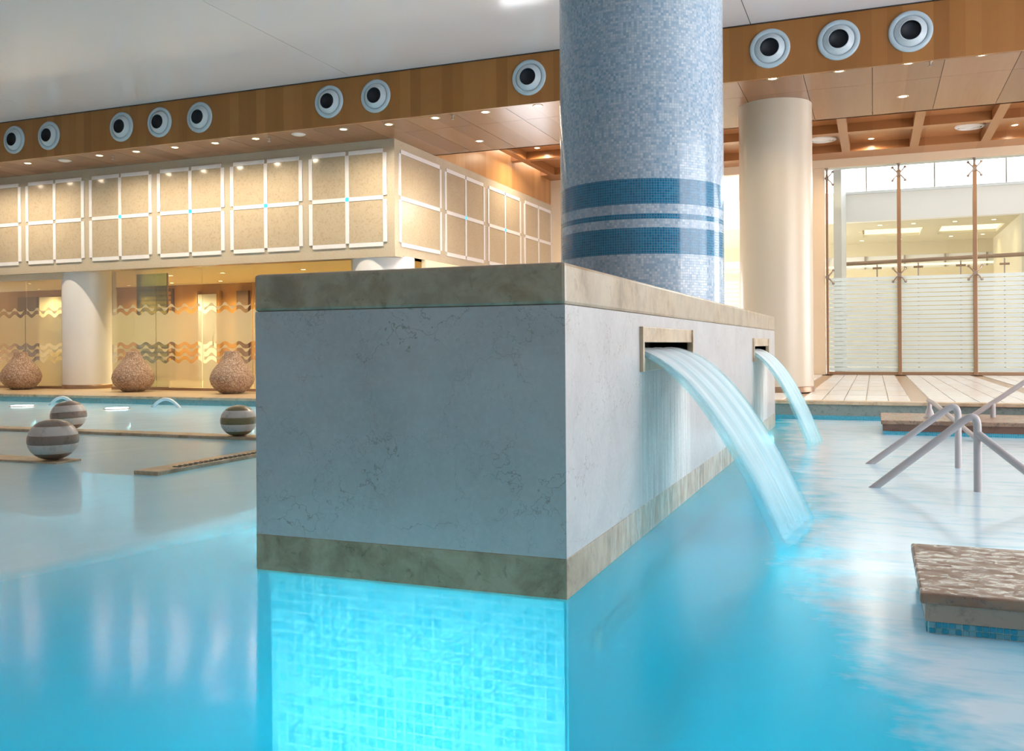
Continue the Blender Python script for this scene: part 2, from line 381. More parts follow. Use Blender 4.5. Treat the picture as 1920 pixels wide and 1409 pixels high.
M['soffit'] = mat_wood('soffit_veneer', [(0.25, 0.12, 0.058), (0.31, 0.155, 0.078), (0.37, 0.195, 0.105)], 0, 0.5, 0.24, fine=(40, 1.5, 1), spec=0.3)
M['coffer'] = mat_wood('coffer_wood', [(0.28, 0.115, 0.04), (0.34, 0.148, 0.055), (0.40, 0.185, 0.075)], 0, 0.6, 0.3, fine=(40, 2, 30))
M['wallwood'] = mat_wood('wall_veneer', [(0.38, 0.18, 0.065), (0.47, 0.235, 0.09), (0.55, 0.30, 0.13)], 1, 0.25, 0.3, fine=(1, 50, 1.5))
M['lounge_wood'] = mat_wood('lounge_wood', [(0.28, 0.135, 0.03), (0.37, 0.185, 0.045), (0.45, 0.24, 0.065)], 0, 0.7, 0.35)
M['band_stone'] = mat_speckle('band_limestone', (0.47, 0.40, 0.30), (0.56, 0.49, 0.38), (0.36, 0.29, 0.20), 30, 0.22)
M['tile_stone'] = mat_speckle('panel_limestone', (0.44, 0.355, 0.245), (0.52, 0.44, 0.32), (0.26, 0.20, 0.12), 26, 0.12)
M['strip'] = plain('white_marble_strip', (0.80, 0.79, 0.80), 0.2)
M['joint'] = plain('strip_joint', (0.40, 0.37, 0.31), 0.4)
M['white'] = plain('white_paint', (0.78, 0.77, 0.76), 0.45, var=0.02)
M['cream'] = plain('cream_paint', (0.74, 0.62, 0.46), 0.42, var=0.02)
M['creamcol'] = plain('cream_column_plaster', (0.60, 0.53, 0.43), 0.30, var=0.02)
M['lounge_cream'] = plain('lounge_cream', (0.90, 0.80, 0.54), 0.6, var=0.03)
M['hall_cream'] = plain('hall_cream', (0.66, 0.58, 0.40), 0.6, var=0.03)
M['bulkhead'] = plain('warm_white_paint', (0.92, 0.86, 0.80), 0.5, var=0.02)
M['hallfloor'] = plain('hall_floor', (0.62, 0.55, 0.44), 0.25)
M['rail'] = plain('powder_coated_tube', (0.50, 0.46, 0.46), 0.38, 0.0, var=0.03)
M['bronze'] = plain('bronze_post', (0.34, 0.22, 0.14), 0.35, 0.55)
M['steel'] = plain('grey_fitting', (0.36, 0.30, 0.26), 0.35, 0.7)
M['rearwall'] = plain('warm_bounce_plaster', (0.72, 0.56, 0.50), 0.6, var=0.03)  # warm tone given to the unseen walls to offset cyan bounce
M['jetring'] = plain('pale_blue_enamel', (0.48, 0.60, 0.68), 0.3, var=0.03)
M['jetcone'] = plain('pale_enamel_cone', (0.56, 0.65, 0.72), 0.3, var=0.03)
M['bore'] = plain('dark_bore', (0.005, 0.009, 0.018), 0.6)
M['lamp'] = mat_emit('warm_lamp', (1.0, 0.80, 0.42), 14.0)
M['cool_lamp'] = mat_emit('pool_lamp', (0.80, 0.97, 1.0), 9.0)
M['led'] = mat_emit('blue_led', (0.02, 0.30, 1.0), 6.0)
M['cove'] = mat_emit('cove_light', (1.0, 0.86, 0.55), 1.8)
M['lamptrim'] = plain('brass_lamp_trim', (0.62, 0.50, 0.36), 0.3, 0.4)
M['glass'] = mat_glass('clear_glass'); M['glass_green'] = mat_glass('green_tinted_glass', (0.66, 0.80, 0.66), 0.8)
M['glass_warm'] = mat_glass('lounge_glass', (0.94, 0.95, 0.88), 0.7)
M['film'] = mat_film('etched_film', (0.86, 0.78, 0.60), 0.22)
M['roofglass'] = mat_glass('dimmed_roof_glass', (0.42, 0.43, 0.44))  # tint dims the sky light let in by the added roof
M['stripes'] = mat_stripes()
M['urn'] = mat_pebble()
M['ball_dark'] = mat_speckle('brown_grey_stone', (0.23, 0.155, 0.12), (0.34, 0.245, 0.195), (0.08, 0.055, 0.045), 14, 0.3)
M['ball_olive'] = mat_speckle('olive_stone', (0.19, 0.14, 0.06), (0.29, 0.22, 0.10), (0.06, 0.05, 0.02), 14, 0.3)
M['ball_light'] = mat_speckle('pale_veined_stone', (0.64, 0.55, 0.49), (0.76, 0.67, 0.61), (0.34, 0.28, 0.25), 9, 0.3)
M['wet'] = mat_wetstone()
M['bluetile'] = plain('bright_blue_tile', (0.02, 0.36, 0.58), 0.15, var=0.25, sc=30)
M['palebluetile'] = plain('pale_blue_tile', (0.14, 0.46, 0.60), 0.15, var=0.2, sc=30)
M['grout'] = plain('grout', (0.36, 0.36, 0.36), 0.7)
M['bluewall'] = mat_pooltile('waterline_tile', (0.02, 0.30, 0.44), (0.03, 0.42, 0.56), (0.25, 0.5, 0.6), 0.023, 'xz')
M['decktile'] = plain('white_deck_tile', (0.80, 0.86, 0.91), 0.22, var=0.06, sc=1.5)
M['decktile2'] = plain('ivory_deck_tile', (0.78, 0.80, 0.82), 0.22, var=0.06, sc=1.5)
M['deckstrip'] = plain('beige_deck_strip', (0.42, 0.31, 0.20), 0.3)
M['deckl'] = plain('sand_deck', (0.62, 0.47, 0.30), 0.3, var=0.1, sc=2)
M['grate'] = plain('dark_grate', (0.03, 0.05, 0.05), 0.4)
M['hoop'] = plain('white_hoop', (0.78, 0.84, 0.88), 0.2)
M['dark'] = plain('dark_recess', (0.03, 0.022, 0.018), 0.5)
M['louvre'] = plain('dark_brown_louvre', (0.10, 0.055, 0.03), 0.4)
M['spout'] = mat_trim('travertine_spout', 1.3)

# ================================================================ LARGE STRUCTURE
ZS, ZC = 5.28, 6.12          # soffit and pool-hall ceiling heights
YF, YW, XR = 14.8, 16.3, -8.93
ZL, ZR = 0.15, 0.27          # deck heights

# pool shell
struct(box('pool_floor', M['floor'], (-26, 9.2, -.5, 14.2, -1.35, -1.25)), 'turquoise tiled floor of the pool', 'pool floor')
rd = empty('deck_rear', (0, 0, 0)); struct(rd, 'sand coloured deck behind the viewer', 'deck')
MB().box(-26, 9.2, -.8, -.5, -1.35, .1).build('tiled_wall', M['wallx'], rd)
MB().box(-26, 9.2, -7, -.47, .1, .15).build('deck_slab', M['deckl'], rd)

# pool-hall ceiling, large gloss panels with thin joints
cl = empty('ceiling', (0, 0, ZC)); struct(cl, 'glossy white stretched ceiling above the pool', 'ceiling')
xs = [-27.0, -23.4, -16.2, -9.0, -1.77, 5.45, 10.0]
for a, b in zip(xs[:-1], xs[1:]):
    MB().box(a + .006, b - .006, -7.0, YF - 0.012, 0, 0.05).build('ceiling_panel', M['ceiling'], cl)
MB().box(-27, 10, -7, YF, 0.06, 0.10).build('ceiling_backing', M['dark'], cl)

# walls that close the hall outside the frame
struct(box('wall_left', M['rearwall'], (-27.2, -27.0, -7, 24, -1.3, ZC)), 'plain warm toned side wall beyond the lounge end', 'wall')
struct(box('wall_rear', M['rearwall'], (-27, 10, -7.2, -7.0, -1.3, ZC)), 'plain warm toned wall behind the viewer', 'wall')
wr = empty('wall_right', (9.5, 0, 0)); struct(wr, 'white wall with tall daylight windows right of the pool', 'wall')
MB().box(0, .2, -7, 40, -1.3, 0.5).build('parapet', M['white'], wr)
MB().box(0, .2, -7, 40, 5.35, 7.2).build('lintel', M['white'], wr)
for y0, y1 in ((-7, 3.4), (6.5, 6.7), (9.7, 9.9), (12.9, 18.4), (22.0, 22.2), (25.7, 40)):
    MB().box(0, .2, y0, y1, 0.5, 5.35).build('pier', M['white'], wr)

# timber fascia, soffit, coffered ceiling
struct(box('trim_1', M['fascia'], (-26, 9.5, YF, YF + .06, ZS - .03, ZC + .1)), 'long brown timber fascia holding round air nozzles', 'fascia')
box('shadow_gap', M['dark'], (-26, 9.5, YF - .012, YF + .02, ZC - .018, ZC + .04), bpy.data.objects['trim_1'])
sf = empty('soffit', (0, 0, ZS)); struct(sf, 'polished timber soffit behind the fascia with downlights', 'soffit')
ys0, ys1, ys2 = YF + .06, 15.92, 18.15
x = -26.0
while x < 9.4:
    MB().box(x + .004, x + .996, ys0, ys1 - .004, 0, .04).build('soffit_panel', M['soffit'], sf)
    e2 = ys2 if x >= -9.01 else YW + .02
    MB().box(x + .004, x + .996, ys1 + .004, e2, 0, .04).build('soffit_panel', M['soffit'], sf)
    x += 1.0
MB().box(-26, 9.5, YF + .05, YW + .1, .05, .09).build('soffit_backing', M['dark'], sf)
MB().box(-9, 9.5, YW, ys2 - .05, .05, .09).build('soffit_backing', M['dark'], sf)
MB().box(-8.93, 9.5, ys2 - .06, ys2, 0, 1.0).build('upstand', M['coffer'], sf)
cf = empty('coffered_ceiling', (0, 0, 6.0)); struct(cf, 'orange timber coffered ceiling behind the soffit', 'ceiling')
bx = [-8.6 + 1.5925 * k for k in range(0, 12)]
for k, xx in enumerate(bx):
    MB().box(xx - .1, xx + .1, 18.15, 25.2, 0, .22).build('coffer_beam', M['coffer'], cf)
by = [18.15, 20.4, 22.8, 25.45]
for yy, hw in ((20.4, .12), (22.83, .13), (25.5, .5)):
    MB().box(-8.93, 9.5, yy - hw, yy + hw, .002, .218).build('coffer_beam', M['coffer'], cf)
for i in range(len(bx) - 1):
    for j in range(3):
        MB().box(bx[i] + .02, bx[i + 1] - .02, by[j], by[j + 1], .2, .25).build('coffer_panel', M['coffer'], cf)

# stone band wall with white framed panels (front and return)
def frame_panel(parent, axis, a0, a1, z0, z1, out, led, mid=True):
    """2 x 2 stone panels framed by white strips; axis 'x' faces -Y, axis 'y' faces +X"""
    w = .085; am = (a0 + a1) / 2; zm = (z0 + z1) / 2
    def bb(n, m, u0, u1, v0, v1, d, bev=0.0):
        b = (u0, u1, -d, .05, v0, v1) if axis == 'x' else (-.05, d, u0, u1, v0, v1)
        return MB().box(*b, bev=bev).build(n, m, parent)
    cols = ((a0 + w, am - w / 2), (am + w / 2, a1 - w)) if mid else ((a0 + w, a1 - w),)
    for u0, u1 in cols:
        for v0, v1 in ((z0 + w, zm - w / 2), (zm + w / 2, z1 - w)):
            bb('stone_panel', M['tile_stone'], u0 + .004, u1 - .004, v0 + .004, v1 - .004, .012)
        for v in (z0, zm - w / 2, z1 - w):
            bb('white_strip', M['strip'], u0, u1, v, v + w, .022)
    for v0, v1 in ((z0 + w, zm - w / 2), (zm + w / 2, z1 - w)):
        for u in ((a0, am - w / 2, a1 - w) if mid else (a0, a1 - w)):
            bb('white_strip', M['strip'], u, u + w, v0, v1, .022)
    if led:
        bb('indicator_light', M['led'], am - .028, am + .028, zm - .028, zm + .028, .03)
wb = empty('wall_back', (0, YW, 0)); struct(wb, 'beige limestone band wall with white framed panels over the glass lounge', 'wall')
MB().box(-26, XR, 0, .3, 2.95, ZS).build('stone_band', M['band_stone'], wb)
MB().box(-26, XR + .02, -.03, .3, 2.91, 2.97).build('edge_moulding', M['band_stone'], wb)
for k in range(9):
    a1 = -9.10 - 2.003 * k
    frame_panel(wb, 'x', a1 - 1.84, a1, 3.13, 5.10, None, k in (0, 1, 2, 3))
wt = empty('wall_side', (XR, 0, 0)); struct(wt, 'sunlit limestone return wall with white framed panels', 'wall')
MB().box(-.3, 0, YW + .3, 26.2, 2.95, ZS).build('stone_band', M['band_stone'], wt)
MB().box(-.3, -.002, ys2 - .02, 26.2, ZS, 6.25).build('timber_panel', M['wallwood'], wt)
for k, (a, b) in enumerate(((16.46, 18.42), (18.6, 20.86), (21.06, 23.36), (23.62, 25.92))):
    frame_panel(wt, 'y', a, b, 3.13, 5.10, None, k in (1, 2), k > 0)

# decks
dl = empty('pool_deck', (0, 0, 0)); struct(dl, 'sand coloured deck in front of the glass lounge', 'deck')
MB().box(-26, -3.2, 14.22, 22, .08, ZL).build('deck_slab', M['deckl'], dl)
MB().box(-26, -3.2, 14.16, 14.5, .10, ZL + .004, bev=.01).build('coping', M['coping'], dl)
MB().box(-26, -3.2, 14.2, 14.4, -.02, .10).build('stone_band', M['greenstone'], dl)
MB().box(-26, -3.2, 14.2, 14.4, -1.3, -.02).build('tiled_wall', M['wallx'], dl)
dr = empty('tiled_deck', (0, 0, 0)); struct(dr, 'white tiled deck with beige strips before the striped glass', 'deck')
MB().box(-8.9, 9.5, 14.06, 40, .05, ZR - .02).build('deck_slab', M['deckstrip'], dr)
MB().box(-3.2, 9.5, 13.98, 14.2, ZR - .05, ZR + .002, bev=.01).build('coping', M['coping'], dr)
MB().box(-3.2, 9.5, 14.02, 14.1, .06, ZR - .05).build('stone_band', M['greenstone'], dr)
MB().box(-3.2, 9.5, 14.02, 14.1, -1.3, .06).build('tiled_wall', M['bluewall'], dr)
tw = .302; strips = [-4.69, -2.92, -1.15, .62, 2.39, 4.16]
yrow = [14.2, 15.75, 17.3, 18.85, 20.4, 21.95, 23.5, 25.05, 25.85]
tm = [MB().box(.008, tw - .008, .03, 1.52, -.02, 0).mesh('deck_tile') for _ in range(2)]
tm[0].materials.append(M['decktile']); tm[1].materials.append(M['decktile2'])
tms = [MB().box(.008, tw - .008, .03, .77, -.02, 0).mesh('deck_tile') for _ in range(1)]
tms[0].materials.append(M['decktile'])
for sa in strips[:-1]:
    for k in range(5):
        for j in range(8):
            me = random.choice(tm) if j < 7 else tms[0]
            o = bpy.data.objects.new('deck_tile', me); COL.objects.link(o); o.parent = dr
            o.location = (sa + .13 + k * tw, yrow[j], ZR)

# ---------------------------------------------------------------- glass lounge (left)
YG = 16.45
lo = empty('lounge_shell', (0, 0, 0)); struct(lo, 'warm lit timber lounge behind the etched glass', 'room')
MB().box(-27, -8.8, 21.6, 21.7, ZL, 2.95).build('timber_wall', M['lounge_wood'], lo)
MB().box(-27, -8.95, 16.62, 21.7, 2.95, 3.0).build('lounge_ceiling', M['lounge_cream'], lo)
MB().box(-9.0, -8.9, 17.6, 21.7, ZL, 2.95).build('lounge_side_wall', M['lounge_cream'], lo)
MB().box(-20.5, -19.2, 21.5, 21.6, ZL, 2.86).build('louvre_panel', M['louvre'], lo)
for k in range(18):
    MB().box(-20.45, -19.25, 21.48, 21.5, .3 + k * .14, .39 + k * .14).build('louvre_slat', M['lounge_wood'], lo)
MB().box(-25.4, -24.6, 21.5, 21.6, ZL, 2.75).build('louvre_panel', M['louvre'], lo)
MB().box(-16.9, -16.5, 21.5, 21.6, ZL, 2.72).build('louvre_panel', M['louvre'], lo)
MB().box(-14.6, -13.2, 21.5, 21.6, ZL, 2.6).build('louvre_panel', M['louvre'], lo)
MB().box(-24.5, -23.5, 21.52, 21.6, ZL, 2.73).build('cream_panel', M['lounge_cream'], lo)
MB().box(-22.8, -21.4, 21.3, 21.6, ZL, 2.9).build('cream_panel', M['lounge_cream'], lo)
d1 = empty('door_1', (-17.9, 21.5, ZL)); struct(d1, 'pale lit door in the lounge timber wall', 'door')
MB().box(-.34, .34, -.03, .05, 0, 2.5).build('door_leaf', M['white'], d1)
for s in (-1, 1): MB().box(s * .39 - .05, s * .39 + .05, -.05, .06, 0, 2.6).build('door_frame', M['lounge_wood'], d1)
MB().tube([(.25, -.09, 1.0), (.25, -.09, 1.3)], .015).build('handle', M['steel'], d1)
MB().box(-27, -17.9, YG - .06, YG + .1, 2.76, 2.92).build('lintel', M['cream'], lo)

WP = .37
def wave(x, ph=0.0): return math.sin(2 * PI * x / WP + ph)
def film_ribbon(x0, x1, zc, amp, th):
    mb = MB(); n = max(4, int((x1 - x0) / WP * 16)); top = []; bot = []
    for i in range(n + 1):
        x = x0 + (x1 - x0) * i / n; w = wave(x); t = th * (0.10 + abs(w) ** 0.8)
        top.append((x, 0, zc + amp * w + t * .5)); bot.append((x, 0, zc + amp * w - t * .5))
    return mb.quadgrid([top, bot], smooth=False)
def film_band(x0, x1, za, zb, amp_a, amp_b):
    mb = MB(); n = max(4, int((x1 - x0) / WP * 16)); top = []; bot = []
    for i in range(n + 1):
        x = x0 + (x1 - x0) * i / n
        top.append((x, 0, zb + amp_b * wave(x))); bot.append((x, 0, za + amp_a * wave(x)))
    return mb.quadgrid([top, bot], smooth=False)
def glass_pane(x0, x1, ztop, label, n):
    r = empty('window_%d' % n, (0, YG, 0)); struct(r, label, 'glass panel')
    MB().box(x0 + .006, x1 - .006, -.006, .006, ZL + .06, ztop).build('glass_pane', M['glass_warm'], r)
    MB().box(x0, x1, -.03, .03, ZL, ZL + .06).build('base_rail', M['bronze'], r)
    f = .009
    for mb in (film_band(x0 + .01, x1 - .01, 1.21, 1.90, .035, .045), film_band(x0 + .01, x1 - .01, ZL + .07, .80, 0, .045),
               film_ribbon(x0 + .05, x1 - .05, 2.02, .045, .065), film_ribbon(x0 + .05, x1 - .05, 1.09, .045, .065),
               film_ribbon(x0 + .05, x1 - .05, .915, .045, .065)):
        o = mb.build('etched_film', M['film'], r); o.location = (0, -f, 0)
    return r
px = [-21.8, -20.5, -19.17, -17.95]
names = ['etched glass panel furthest left beside the frame edge', 'etched glass panel behind the leftmost pebble urn', 'narrow etched glass panel left of the white round column']
for k in range(3): glass_pane(px[k], px[k + 1], 2.76, names[k], k + 1)
px = [-16.45, -15.15, -13.85, -12.5, -11.2, -9.9]
names = ['etched glass panel just right of the white round column', 'etched glass panel right of the middle urn', 'etched glass panel behind the rightmost urn', 'etched glass panel seen above the left end of the plinth', 'etched glass panel beside the second white column']
for k in range(5): glass_pane(px[k], px[k + 1], 2.90, names[k], k + 4)
gd = empty('glass_door', (-16.4, 16.6, ZL)); tag(gd, 'green tinted glass door leaf standing open inside the lounge', 'door')
MB().box(-.02, .92, .58, .60, .05, 2.72).build('glass_leaf', M['glass_green'], gd)
MB().box(.90, .925, .575, .605, .05, 2.72).build('edge_strip', M['bronze'], gd)
MB().box(-.02, .92, .575, .605, 0, .06).build('bottom_rail', M['bronze'], gd)

def round_column(name, mat, x, y, r, z0, z1, label, base=None):
    c = empty(name, (x, y, z0)); tag(c, label, 'column')
    MB().lathe([(r, 0), (r, z1 - z0)], 64).build('shaft', mat, c)
    if base: MB().lathe([(r + .012, 0), (r + .012, .09), (r + .002, .1)], 64).build('base_ring', base, c)
    return c
round_column('round_column', M['white'], -17.67, 16.95, .60, ZL, 2.95, 'white round column standing between the etched glass panels', M['bronze'])
round_column('round_column', M['white'], -9.57, 16.95, .66, ZL, 2.95, 'white round column whose top shows above the marble plinth', M['bronze'])
round_column('round_column', M['creamcol'], -1.60, 16.78, .62, ZR, ZS, 'tall cream round column behind the spout end of the plinth', M['bronze'])

# ---------------------------------------------------------------- striped glass wall and the hall behind it
YH = 25.9
struct(box('wall_far', M['cream'], (-3.4, -1.21, YH, YH + .4, ZR, 5.78)), 'cream pier between the cream column and the striped glass', 'wall')
struct(box('trim_2', M['cream'], (-9, 9.5, YH, YH + .4, 5.785, 6.3)), 'cream lintel above the striped glass wall', 'lintel')
struct(box('wall_corner', M['cream'], (-9, -4.32, YH, YH + .4, ZR, 5.78)), 'cream pier hidden behind the mosaic column', 'wall')
def spider(parent, x, z, right=True, left=True):
    mb = MB()
    mb.lathe([(.05, -.03), (.05, .03)], 16, Matrix.Translation((x, -.07, z)) @ Matrix.Rotation(PI / 2, 4, 'X'))
    for sx in ((1,) if right else ()) + ((-1,) if left else ()):
        for sz in (1, -1):
            mb.tube([(x + sx * .03, -.07, z + sz * .03), (x + sx * .10, -.08, z + sz * .10), (x + sx * .15, -.05, z + sz * .17)], .018, 8)
            mb.lathe([(.035, -.02), (.035, .02)], 12, Matrix.Translation((x + sx * .15, -.035, z + sz * .17)) @ Matrix.Rotation(PI / 2, 4, 'X'))
    return mb.build('spider_fitting', M['steel'], parent)
bays = [(-1.15, .62, 'leftmost striped glass bay beside the cream pier'), (.62, 2.39, 'middle striped glass bay between two bronze posts'), (2.39, 4.16, 'rightmost striped glass bay at the frame edge'), (4.16, 5.93, 'striped glass bay beyond the right frame edge'),
        (-4.3, -3.42, 'sliver of striped glass between mosaic and cream columns')]
for k, (a, b, lab) in enumerate(bays):
    r = empty('window_%d' % (k + 9), (0, YH + .05, 0)); struct(r, lab, 'glass panel')
    MB().box(a + .03, b - .03, -.008, .008, 2.88, 5.77).build('glass_pane', M['glass'], r)
    MB().box(a + .03, b - .03, -.008, .008, ZR + .08, 2.86).build('glass_pane', M['glass'], r)
    MB().poly([(a + .04, -.012, ZR + .09), (b - .04, -.012, ZR + .09), (b - .04, -.012, 2.84), (a + .04, -.012, 2.84)]).build('striped_film', M['stripes'], r)
    MB().box(a, b, -.04, .04, ZR, ZR + .08).build('base_rail', M['bronze'], r)
plabel = ['slim bronze post at the cream pier edge', 'bronze glazing post between leftmost and middle striped glass bays', 'bronze glazing post right of the middle striped glass bay', 'bronze glazing post beyond the right frame edge']
for k, x in enumerate((-1.15, .62, 2.39, 4.16)):
    r = empty('glazing_post', (0, YH + .05, 0)); tag(r, plabel[k], 'post', 'bronze glazing posts')
    w = .03 if k == 0 else .048
    MB().box(x - w, x + w, -.06, .06, ZR, 5.6, bev=.008).build('post', M['bronze'], r)
    MB().lathe([(.03, 5.6), (.03, 5.76), (.052, 5.76), (.052, 5.78)], 16, Matrix.Translation((x, 0, 0))).build('head_fixing', M['steel'], r)
    spider(r, x, 2.87, True, k != 0); spider(r, x, 5.5, True, k != 0)

hh = empty('hall_shell', (0, 0, 0)); struct(hh, 'bright cream hall with clerestory seen through the striped glass', 'room')
MB().box(-9, 9.5, 31.0, 31.3, 4.94, 5.85).build('white_bulkhead', M['bulkhead'], hh)
MB().box(-9, 9.5, 30.9, 31.05, 5.80, 5.88).build('clerestory_sill', M['white'], hh)
MB().box(-9, 9.5, 31.0, 31.3, 7.0, 7.6).build('clerestory_head', M['white'], hh)
for k in range(10): MB().box(-9 + 1.85 * k, -8.9 + 1.85 * k, 26.2, 31.3, 7.05, 7.2).build('roof_bar', M['white'], hh)
MB().box(-9, 9.5, 26.2, 31.3, 7.2, 7.22).build('added_roof_glazing', M['roofglass'], hh)  # unseen glass roof, added to flood the hall with sky light
MB().box(-9, 9.5, 26.0, 26.3, 5.78, 7.25).build('roof_upstand', M['white'], hh)
for k in range(-4, 5):
    MB().box(-.2 + 1.96 * k - .02, -.2 + 1.96 * k + .02, 31.1, 31.16, 5.85, 7.0).build('mullion', M['steel'], hh)
    MB().box(-.2 + 1.96 * k + .02, 1.76 + 1.96 * k - .02, 31.12, 31.13, 5.85, 7.0).build('clerestory_pane', M['glass'], hh)
# lower ceiling with two light coves
cz = 4.94
for b in ((-9, -.35, 31.3, 38), (-.35, 9.5, 31.3, 33.4), (-.35, 9.5, 35.75, 38), (1.52, 2.1, 33.4, 35.75), (3.95, 9.5, 33.4, 35.75)):
    MB().box(b[0], b[1], b[2], b[3], cz, cz + .1).build('hall_ceiling', M['hall_cream'], hh)
for a, b in ((-.35, 1.52), (2.1, 3.95)):
    MB().box(a, b, 33.4, 35.75, cz + .32, cz + .36).build('cove_top', M['hall_cream'], hh)
    MB().box(a, b, 35.7, 35.75, cz + .1, cz + .32).build('cove_light', M['cove'], hh)
    MB().box(b - .05, b, 33.4, 35.7, cz + .1, cz + .32).build('cove_light', M['cove'], hh)
    MB().box(a, a + .05, 33.4, 35.7, cz + .1, cz + .32).build('cove_side', M['hall_cream'], hh)
MB().box(-9, 9.5, 38.0, 38.2, 4.45, cz).build('far_wall', M['hall_cream'], hh)
MB().box(-9, 9.5, 38.0, 38.2, ZR, 3.95).build('far_wall', M['hall_cream'], hh)
for k in range(-4, 5):
    MB().box(-.3 + 1.4 * k + .03, 1.1 + 1.4 * k - .03, 38.08, 38.12, 3.95, 4.45).build('strip_window', M['white'], hh)
    MB().box(-.3 + 1.4 * k - .03, -.3 + 1.4 * k + .03, 38.0, 38.14, 3.95, 4.45).build('window_mullion', M['steel'], hh)
MB().box(-9, 9.5, 37.9, 38.0, 4.03, 4.10).build('strip_light', M['cove'], hh)
MB().box(-9, 9.5, 26.0, 38, ZR - .01, ZR + .01).build('hall_floor', M['white'], hh)
MB().box(-1.0, -.8, 26.3, 31, ZR, 7.0).build('hall_side_wall', M['white'], hh)
MB().box(4.1, 4.3, 31, 38, ZR, cz).build('hall_side_wall', M['hall_cream'], hh)
gr = empty('gallery_rail', (0, 30.2, 0)); tag(gr, 'brown tubular rail crossing behind the clear glass band', 'rail')
MB().tube([(-.78, 0, 3.55), (4.5, 0, 3.66)], .06, 12).build('rail_tube', M['bronze'], gr)
for k in range(4):
    x = .1 + k * 1.15
    MB().tube([(x, 0, 3.5 + .02 * k), (x, 0, 2.9), (x, 0, ZR)], .022, 8).build('rail_post', M['steel'], gr)
    MB().box(x - .13, x + .13, -.03, .03, 3.36, 3.42).build('rail_bracket', M['bronze'], gr)

# ================================================================ PLINTH FOUNTAIN AND MOSAIC COLUMN
PX0, PX1, PY0, PY1, PZ = -2.86, -1.243, 3.783, 12.77, 1.462
pl = empty('fountain_plinth', ((PX0 + PX1) / 2, PY0, 0)); tag(pl, 'long marble fountain plinth with beige bands under the mosaic column', 'fountain')
def pbox(n, m, b, bev=0.0):
    ox, oy = (PX0 + PX1) / 2, PY0
    return MB().box(b[0] - ox, b[1] - ox, b[2] - oy, b[3] - oy, b[4], b[5], bev=bev).build(n, m, pl)
pbox('marble_panel', M['marble'], (PX0, PX1 - .03, PY0, PY0 + .03, .175, 1.277)).data.materials[0] = M['marble']
S1, S2 = (5.14, 6.72, .945, 1.205), (10.36, 11.9, .905, 1.165)     # spout openings in the side face: y0, y1, z0, z1
ycuts = [PY0, S1[0], S1[1], S2[0], S2[1], PY1]
side = [(PY0, S1[0], .175, 1.277), (S1[0], S1[1], .175, S1[2]), (S1[0], S1[1], S1[3], 1.277), (S1[1], S2[0], .175, 1.277),
        (S2[0], S2[1], .175, S2[2]), (S2[0], S2[1], S2[3], 1.277), (S2[1], PY1, .175, 1.277)]
mb = MB(); ox, oy = (PX0 + PX1) / 2, PY0
for y0, y1, z0, z1 in side: mb.box(PX1 - .03 - ox, PX1 - ox, y0 - oy, y1 - oy, z0, z1)
sp = mb.build('marble_side', M['marble_wet'], pl)
pbox('marble_side', M['marble'], (PX0, PX0 + .03, PY0 + .03, PY1, .175, 1.277))
pbox('marble_back', M['marble'], (PX0 + .03, PX1 - .03, PY1 - .03, PY1, .175, 1.277))
pbox('plinth_core', M['dark'], (PX0 + .03, PX1 - .35, PY0 + .03, PY1 - .03, .0, 1.277))
pbox('cap_band', M['trim'], (PX0 - .004, PX1 + .004, PY0 - .004, PY1 + .004, 1.277, PZ), .016)
pbox('base_band', M['trim_wet'], (PX0 - .002, PX1 + .002, PY0 - .002, PY1 + .002, -.012, .175), .004)
# tiled foot under the water, set back from the marble
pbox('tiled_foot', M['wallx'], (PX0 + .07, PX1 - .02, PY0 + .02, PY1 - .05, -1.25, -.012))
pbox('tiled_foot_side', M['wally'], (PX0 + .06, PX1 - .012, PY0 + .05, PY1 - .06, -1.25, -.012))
for y0, y1, z0, z1 in (S1, S2):
    f = empty('spout', (PX1 - ox, (y0 + y1) / 2 - oy, 0)); f.parent = pl
    hw = (y1 - y0) / 2; zl = z0 + .125
    MB().box(-.02, .022, -hw, -hw + .035, z0, z1, bev=.004).build('frame_side', M['spout'], f)
    MB().box(-.02, .022, hw - .035, hw, z0, z1, bev=.004).build('frame_side', M['spout'], f)
    MB().box(-.03, .012, -hw + .035, hw - .035, zl + .045, z1, bev=.004).build('frame_head', M['spout'], f)
    MB().box(-.03, .008, -hw + .035, hw - .035, z0, zl - .045, bev=.004).build('frame_sill', M['spout'], f)
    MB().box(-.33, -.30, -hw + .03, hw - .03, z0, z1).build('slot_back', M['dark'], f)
    MB().box(-.30, -.03, -hw + .035, hw - .035, zl - .06, zl - .045).build('slot_floor', M['spout'], f)
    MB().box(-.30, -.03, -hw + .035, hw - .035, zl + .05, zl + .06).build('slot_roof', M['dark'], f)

mc = empty('mosaic_column', (-2.05, 8.58, PZ)); tag(mc, 'massive blue glass mosaic column with dark blue stripes on the plinth', 'column')
R = .765
MB().lathe([(R, -.0), (R, ZC - PZ)], 128).build('mosaic_shaft', M['column'], mc)

